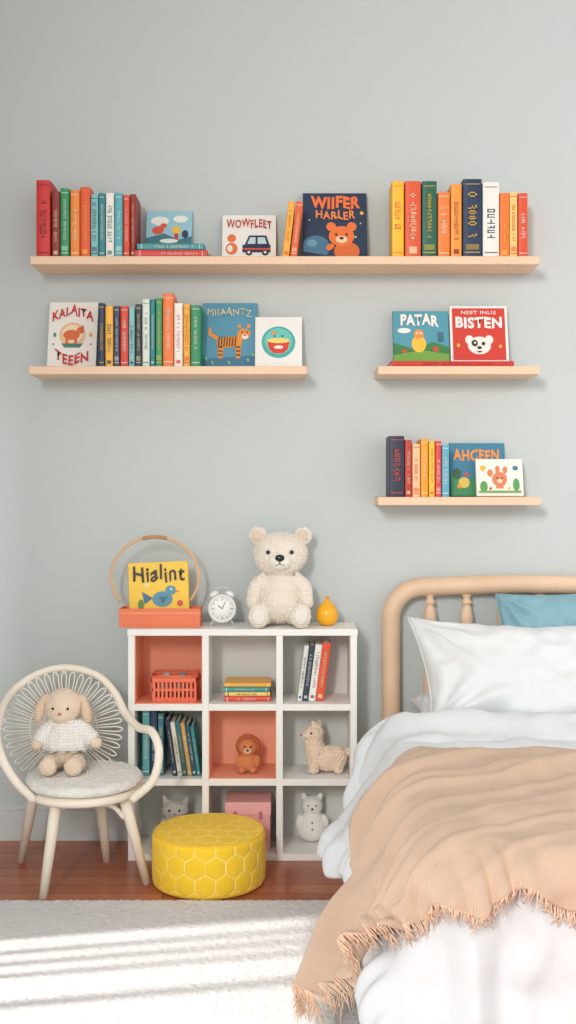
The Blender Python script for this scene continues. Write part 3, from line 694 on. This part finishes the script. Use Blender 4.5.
for (a, b) in (((56, 806, -.60), (43, 892, -.65)), ((124, 804, -.52), (147, 880, -.50)), ((36, 800, -.32), (21, 866, -.27)), ((98, 806, -.30), (107, 858, -.262))):
    A = L(P(*a)); A.z = SZ-.03; B = L(P(*b)); B.z = .0
    v = (B-A); bm = bmesh.new(); tube(bm, [A, A+v*.25, A+v*.999], [.021, .021, .0155], 14); mk('leg', bm, cw, chr_, True)
bm = bmesh.new(); tube(bm, cat([L(P(54, 816, -.59)), L(P(66, 806, -.56)), L(P(90, 803, -.53)), L(P(112, 806, -.53)), L(P(124, 818, -.52))], 6), .009, 8); mk('brace', bm, cw, chr_, True)
def ring(a, k=1):
    ex = 1+.04*max(0, -cos(a))
    return L(P(64+59*ex*k*cos(a), 729-58*k*sin(a), -.262-.02*(1-sin(a))*k*.5-(.05*max(0, -cos(a))**2+.03*max(0, cos(a))**2)*k))
strand_m = M((250, 244, 230), .7)
NL = 40
for i in range(NL):
    a = 2*pi*i/NL; h_ = pi/NL*.62
    pts = [ring(a-h_*.4, .10), ring(a-h_*.8, .5), ring(a-h_, .86), ring(a-h_*.6, .96), ring(a, .99), ring(a+h_*.6, .96), ring(a+h_, .86), ring(a+h_*.8, .5), ring(a+h_*.4, .10)]
    bm = bmesh.new(); tube(bm, cat(pts, 3), .0027, 6); mk('spoke_loop', bm, strand_m, chr_, True)
for k in (.12, .56):
    bm = bmesh.new(); tube(bm, [ring(2*pi*i/96, k)+Vector((0, .004*(-1)**i, 0)) for i in range(96)], .0028, 6, True); mk('weave_ring', bm, strand_m, chr_, True)
# doll
t = thing('lamb_doll', 'beige knitted floppy-eared doll in white sweater sitting on the armchair', 'toy', (PX(66, -.42), -.42, SZ+.048))
dm = knit((248, 224, 200), 40)
bm = ebm(((0, .02, .07), (.062, .055, .07)), ((0, .03, .13), (.05, .045, .06)), ((-.012, .022, .236), (.072, .066, .066)), ((-.012, .008, .220), (.060, .062, .052)), ((-.012, -.034, .212), (.034, .026, .026)))
for s, hx, hz in ((-1, -.105, .098), (1, .118, .105)):
    tube(bm, cat([(s*.045, .02, .165), (s*.08, .0, .13), (hx, -.02, hz)], 5), [.026, .024, .02], 10); ell(bm, (hx, -.022, hz), (.023, .02, .022))
for s in (-1, 1):
    tube(bm, cat([(s*.035, 0, .035), (s*.05, -.05, .034), (s*.047, -.09, .032)], 4), [.036, .033, .03], 10); ell(bm, (s*.047, -.098, .034), (.034, .026, .034))
blob('body', bm, dm, t, .004, 5, .002)
for s in (-1, 1):
    bm = ebm(((-.012+s*.088, .004, .218), (.019, .016, .046), (0, s*-.20, 0)), ((-.012+s*.070, .012, .262), (.022, .016, .018), (0, s*.5, 0)))
    blob('ear', bm, knit((240, 210, 182), 40), t, .004, 4, .002)
    mk('eye', ebm(((-.012+s*.028, -.047, .238), (.0048, .004, .0048))), blk, t, True)
mk('nose', ebm(((-.012, -.060, .220), (.008, .005, .006))), M((190, 130, 110), .7), t, True)
bm = bmesh.new(); n = 84; prof = [(.04, .182), (.056, .174), (.070, .160), (.080, .145), (.088, .125), (.094, .10), (.098, .083)]; rings = []
for k, (r, z) in enumerate(prof):
    rings.append([bm.verts.new(((r+.003*k/6*sin(j*pi/3))*cos(2*pi*j/n)*1.0, .022+(r+.003*k/6*sin(j*pi/3))*sin(2*pi*j/n)*.8, z-(.010*abs(sin(2*pi*j/n*7)) if k == 6 else 0))) for j in range(n)])
for A, B_ in zip(rings, rings[1:]):
    for j in range(n): bm.faces.new((A[j], A[(j+1) % n], B_[(j+1) % n], B_[j]))
swm = knit((250, 246, 240), 28, .8)
sw = mk('sweater', bm, swm, t, True); md = sw.modifiers.new('s', 'SOLIDIFY'); md.thickness = .006; md.offset = 0
for s, hx, hz in ((-1, -.098, .104), (1, .110, .110)):
    bm = bmesh.new(); tube(bm, cat([(s*.04, .02, .168), (s*.078, .0, .135), (hx, -.018, hz)], 5), [.032, .032, .029], 14); mk('sleeve', bm, swm, sw, True)
bm = bmesh.new(); tube(bm, [(cos(2*pi*i/32)*.045, .018+sin(2*pi*i/32)*.04, .181) for i in range(32)], .009, 8, True); mk('collar', bm, swm, sw, True)

# ---------------------------------------------------------------- bed
hbm = M((234, 200, 168), .5, 'wood', 90, .4, .12)
BX0, BX1 = .425, 1.45; BYH, BYF = -.1, -1.92; BT = .60
bed = thing('bed', 'single bed with a bent pale wood spindle headboard', 'bed', ((BX0+BX1)/2, -1, 0))
def B(p): p = Vector(p); return p-Vector(((BX0+BX1)/2, -1, 0))
YH = -.065; rr = .038; xl = PX(391, YH); xr = 1.5; zt = PZ(587, YH); cr = .13
pts = [(xl, YH, .0), (xl, YH, .4), (xl, YH, zt-cr)]
for i in range(1, 9): a = pi-pi/2*i/8; pts.append((xl+cr+cr*cos(a), YH, zt-cr+cr*sin(a)))
for i in range(1, 8): f = i/8; pts.append((xl+cr+(xr-xl-2*cr)*f, YH, zt+.012*sin(pi*f)))
for i in range(0, 8): a = pi/2-pi/2*i/8; pts.append((xr-cr+cr*cos(a), YH, zt-cr+cr*sin(a)))
pts += [(xr, YH, zt-cr), (xr, YH, .4), (xr, YH, 0)]
bm = bmesh.new(); tube(bm, [B(p) for p in pts], rr, 18); mk('headboard_frame', bm, hbm, bed, True)
bm = bmesh.new(); tube(bm, [B((xl, YH, .5)), B((xr, YH, .5))], .025, 12); mk('headboard_rail', bm, hbm, bed, True)
sp = 0.150; x = PX(430, YH)
SPR = [(0, .018), (.04, .022), (.08, .014), (.12, .022), (.30, .028), (.48, .022), (.54, .014), (.58, .023), (.62, .015), (.70, .021), (.82, .027), (.89, .022), (.915, .013), (.94, .024), (.965, .014), (1, .020)]
def spr(f):
    for (f0, r0), (f1, r1) in zip(SPR, SPR[1:]):
        if f <= f1:
            u = (f-f0)/(f1-f0); u = u*u*(3-2*u); return r0+(r1-r0)*u
    return .018
while x < xr-.08:
    bm = bmesh.new(); z0 = .5; z1 = zt-.03
    prof = [(0, z0)]+[(spr(i/90), z0+(z1-z0)*i/90) for i in range(91)]+[(0, z1)]
    lathe(bm, prof, B((x, YH, 0)), 16); mk('spindle', bm, hbm, bed, True); x += sp
mxb = (BX0+BX1)/2
box('side_rail', bed, hbm, BX0+.01-mxb, BX0+.035-mxb, BYF+1.03, .9, .2, .34, bev=.004)
box('side_rail', bed, hbm, BX1-.035-mxb, BX1-.01-mxb, BYF+1.03, .9, .2, .34, bev=.004)
box('foot_rail', bed, hbm, BX0+.01-mxb, BX1-.01-mxb, BYF+1.0, BYF+1.03, .2, .34, bev=.004)
box('slat_base', bed, M((200, 170, 140), .6), BX0+.036-mxb, BX1-.036-mxb, BYF+1.03, .9, .30, .335, bev=.002)
for x in (BX0+.04, BX1-.04):
    bm = bmesh.new(); tube(bm, [B((x, BYF+.05, .3)), B((x, BYF+.05, .0))], [.028, .02], 12); mk('leg', bm, hbm, bed, True)
mt = box('mattress', None, M((236, 236, 236), .8), BX0+.04, BX1-.04, BYF+.04, -.13, .342, .555, bev=.04)
tag(mt, 'thick white mattress on the bed under the duvet', 'mattress')
for p in mt.data.polygons: p.use_smooth = True

xL = .425; yF = -1.90; RA = .12
def smooth(t): t = max(0, min(1, t)); return t*t*(3-2*t)
def drape(a, b, off=0, top=BT, amp=1):
    q = max(0, xL-a); p = max(0, yF-b); r = math.hypot(q, p)
    n1 = noise.noise(Vector((a*3.1, b*3.1, 1.3))); n2 = noise.noise(Vector((a*8, b*8, 4.1)))
    wr = noise.noise(Vector((a*2.5+b*4, b*1.5, 8)))
    z = top+.010*n1+.006*n2+.010*wr*amp
    hb = b+.02*sin(a*6)
    z += .060*math.exp(-((b+.62)/.085)**2)-.024*math.exp(-((hb+.80)/.035)**2)+.022*math.exp(-((b+.92)/.08)**2)
    if b > -.95: z += .022*noise.noise(Vector((a*7, b*12, 2)))*smooth((b+.95)/.1)-.008*abs(noise.noise(Vector((a*16, b*9, 6))))
    bxx = max(a, xL); byy = max(b, yF)
    if r < 1e-6: return Vector((bxx, byy, z+off))
    e = Vector((-q/r, -p/r)); w2 = (q/r)**2
    phi = radians(30*w2+9*(1-w2)); tm = pi/2-phi
    R = RA
    if r < R*tm: th = r/R; h = R*sin(th); v = R*(1-cos(th))
    else: th = tm; s = r-R*tm; h = R*sin(tm)+s*sin(phi); v = R*(1-cos(tm))+s*cos(phi)
    s = bxx*1.0-byy*1.0+math.atan2(q, p)*.12
    f = smooth(r/.45)*amp
    h += f*(.024*sin(s*17+r*2)+.014*sin(s*39+1.3-r*3)+.03*noise.noise(Vector((s*4, r*3, 2))))
    h += (1-w2)*smooth(r/.3)*(.045*noise.noise(Vector((s*7, r*5, 9)))+.018*noise.noise(Vector((s*16, r*11, 4))))
    return Vector((bxx+e.x*(h+off*sin(th)), byy+e.y*(h+off*sin(th)), z-v+off*cos(th)))
def lerpt(tab, x):
    for (x0, y0), (x1, y1) in zip(tab, tab[1:]):
        if x <= x1: return y0+(y1-y0)*smooth((x-x0)/(x1-x0)) if x >= x0 else y0
    return tab[-1][1]
def duvet():
    bm = bmesh.new(); NU, NV = 210, 170; g = []
    bH, bF = -.50, yF-.52
    for i in range(NU+1):
        b = bH+(bF-bH)*i/NU
        hang = lerpt([(.50, .02), (.60, .26), (.70, .42), (.84, .51), (1.02, .50), (1.3, .40), (1.6, .38), (1.9, .46), (3, .50)], -b)
        row_ = []
        for j in range(NV+1):
            f = j/NV
            a = 1.42+(xL-hang-1.42)*f
            ed = max(0.0, a-(xL-hang))
            puff = .024*max(0.0, math.sin(pi*min(1, ed/.13)))**.7*(1+.35*sin(b*60)) if ed < .13 and hang > .1 else 0
            p = drape(a, b, puff)
            if b > bH-.06: p.z -= .06*(1-math.sqrt(max(0, 1-((b-bH+.06)/.06)**2)))
            p.z = max(p.z, .03)
            row_.append(bm.verts.new(p))
        g.append(row_)
    for i in range(NU):
        for j in range(NV): bm.faces.new((g[i][j], g[i][j+1], g[i+1][j+1], g[i+1][j]))
    o = mk('duvet', bm, M((218, 221, 223), .9, 'noise', 60, .12, .02, .03), None, True)
    if sum(p.normal.z for p in o.data.polygons) < 0: o.data.flip_normals()
    md = o.modifiers.new('s', 'SOLIDIFY'); md.thickness = .028; md.offset = -1
    tag(o, 'puffy white duvet draped over the bed, hanging down its side', 'duvet')
duvet()
bl = thing('throw_blanket', 'peach-beige woven throw blanket with fringed edge across the white duvet', 'blanket', (0, 0, 0))
QT = [(0, 0), (.12, .06), (.25, .20), (.4, .42), (.56, .58), (.7, .60)]
def bl_ab(s, u):
    A = 1.40; Bl = xL-.56
    a = A+(Bl-A)*s
    q = max(0, xL-a)
    k = 0
    for (q0, y0), (q1, y1) in zip(QT, QT[1:]):
        if q0 <= q <= q1: k = y0+(y1-y0)*(q-q0)/(q1-q0)
    bh = -1.03-k
    bf = yF-.18+.03*sin(s*14)+.012*sin(s*47)+(q/.56)*.24
    a += .02*sin(u*7)*(q/.6)
    return a, bh+(bf-bh)*u
def blw(a, b, s, u):
    n3 = noise.noise(Vector((a*2, b*2, 0)))
    ph = a*9-b*20+2.6*n3
    env = .35+.65*smooth(noise.noise(Vector((a*1.6, b*2.2, 5)))+.6)
    fold = (.5+.5*sin(ph))**3*.044*env+(.5+.5*sin(ph*2.3+1))**4*.016
    q = max(0, xL-a)
    fold *= (.65+1.0*smooth(q/.2))*smooth(.25+u/.12)
    if u > .88: fold += .018*((u-.88)/.12)*(1+sin(s*130+7*n3+3*sin(s*31)))
    return fold+.004*noise.noise(Vector((a*12, b*12, 1)))
def blanket():
    bm = bmesh.new(); NU, NV = 190, 320; g = []
    for i in range(NU+1):
        r_ = []
        for j in range(NV+1):
            u = i/NU; s = j/NV
            a, b = bl_ab(s, u)
            p = drape(a, b, .018+max(-.002, blw(a, b, s, u)))
            p.z = max(p.z, .03); r_.append(bm.verts.new(p))
        g.append(r_)
    for i in range(NU):
        for j in range(NV): bm.faces.new((g[i][j], g[i][j+1], g[i+1][j+1], g[i+1][j]))
    o = mk('cloth', bm, M((239, 206, 179), 1, 'wave', 120, .7, .04, .15, .004), bl, True)
    if sum(p.normal.z for p in o.data.polygons) < 0: o.data.flip_normals()
    md = o.modifiers.new('s', 'SOLIDIFY'); md.thickness = .005; md.offset = 1
    bm = bmesh.new()
    def strand(s, u, ds, du, LL=1.0):
        a, b = bl_ab(s, u); a2, b2 = bl_ab(s+ds, u+du)
        p0 = drape(a, b, .020+max(0, blw(a, b, s, u))); L_ = random.uniform(.012, .05)*LL
        d = (drape(a2, b2, .02)-p0); d.normalize()
        p1 = p0+d*L_*.45+Vector((random.uniform(-.008, .008), random.uniform(-.006, .006), -.006)); p2 = p0+d*L_*.6+Vector((random.uniform(-.02, .02), random.uniform(-.012, .012), -L_*.6))
        p0 -= d*.006
        for p in (p1, p2): p.z = max(p.z, .022)
        tube(bm, [p0, p1, p2], [.0015, .0015, .0008], 4)
    for k in range(520): strand(k/520, 1, 0, .04, .8+1.0*smooth((k/520-.75)/.2))
    for k in range(260): strand(1, k/260, .03, 0, 1.5)
    fr = mk('fringe', bm, M((242, 206, 178), 1), bl, True); fr['kind'] = 'stuff'
blanket()

def pillow(name, label, w, h, t, col, loc, rot, group=None, shear=0, sag=0):
    bm = bmesh.new(); N = 60; g = {}
    for s in (1, -1):
        for i in range(N+1):
            for j in range(N+1):
                u = -1+2*i/N; v = -1+2*j/N
                edge = i in (0, N) or j in (0, N)
                if s == -1 and edge: g[(s, i, j)] = g[(1, i, j)]; continue
                x = w/2*u*(1-.07*(1-v*v))-shear*(v+1)/2*max(0, -u); z = h/2*v*(1-.07*(1-u*u))
                z -= sag*(1-u*u)*(v+1)/2*h
                th = t/2*max(0.0, (1-u**4)*(1-v**4))**.55*(1-.18*v)
                cr_ = 0
                for cu_, cv_ in ((-1, -1), (-1, 1), (1, -1), (1, 1)):
                    du, dv = u-cu_, (v-cv_)*h/w; rd = math.hypot(du, dv); an = math.atan2(abs(dv), abs(du)+1e-6)
                    cr_ += .013*sin(an*13+cu_+cv_*2)*math.exp(-((rd-.35)/.3)**2)
                nz_ = cr_+.020*noise.noise(Vector((u*2.2+s, v*2.2, col[0]*.1)))+.015*noise.noise(Vector((u*6, v*4, s*3+col[1])))
                th += nz_*min(1, th/.03)
                g[(s, i, j)] = bm.verts.new((x, -s*max(th, 0), z+h/2))
    for s in (1, -1):
        for i in range(N):
            for j in range(N):
                f = (g[(s, i, j)], g[(s, i+1, j)], g[(s, i+1, j+1)], g[(s, i, j+1)])
                bm.faces.new(f if s == 1 else f[::-1])
    pp = [g[(1, i, 0)].co.copy() for i in range(N)]+[g[(1, N, j)].co.copy() for j in range(N)]+[g[(1, i, N)].co.copy() for i in range(N, 0, -1)]+[g[(1, 0, j)].co.copy() for j in range(N, 0, -1)]
    r = thing(name, label, 'pillow', loc, rot, group)
    pb = mk('pillow_body', bm, M(col, .9, 'noise', 80, .1, .02, .05), r, True)
    bm = bmesh.new()
    tube(bm, pp, .0035, 6, True); mk('seam', bm, M(tuple(int(c*.97) for c in col), .85), pb, True)
    return r
pillow('pillow', 'flat white pillow lying beneath the others against the headboard', .74, .34, .10, (226, 227, 228), (.86, -.115, .607), (radians(90), 0, 0))
pillow('pillow', 'dusty blue-teal pillow leaning on the headboard behind the white pillow', .52, .40, .16, (134, 176, 188), (PX(566, -.2), -.235, .655), (radians(-10), radians(-2), 0))
pillow('pillow', 'large plump white pillow leaning in front of the blue-teal one', .75, .45, .21, (226, 228, 228), (.910, -.49, .570), (radians(-33), radians(1.0), 0), shear=.07, sag=.05)
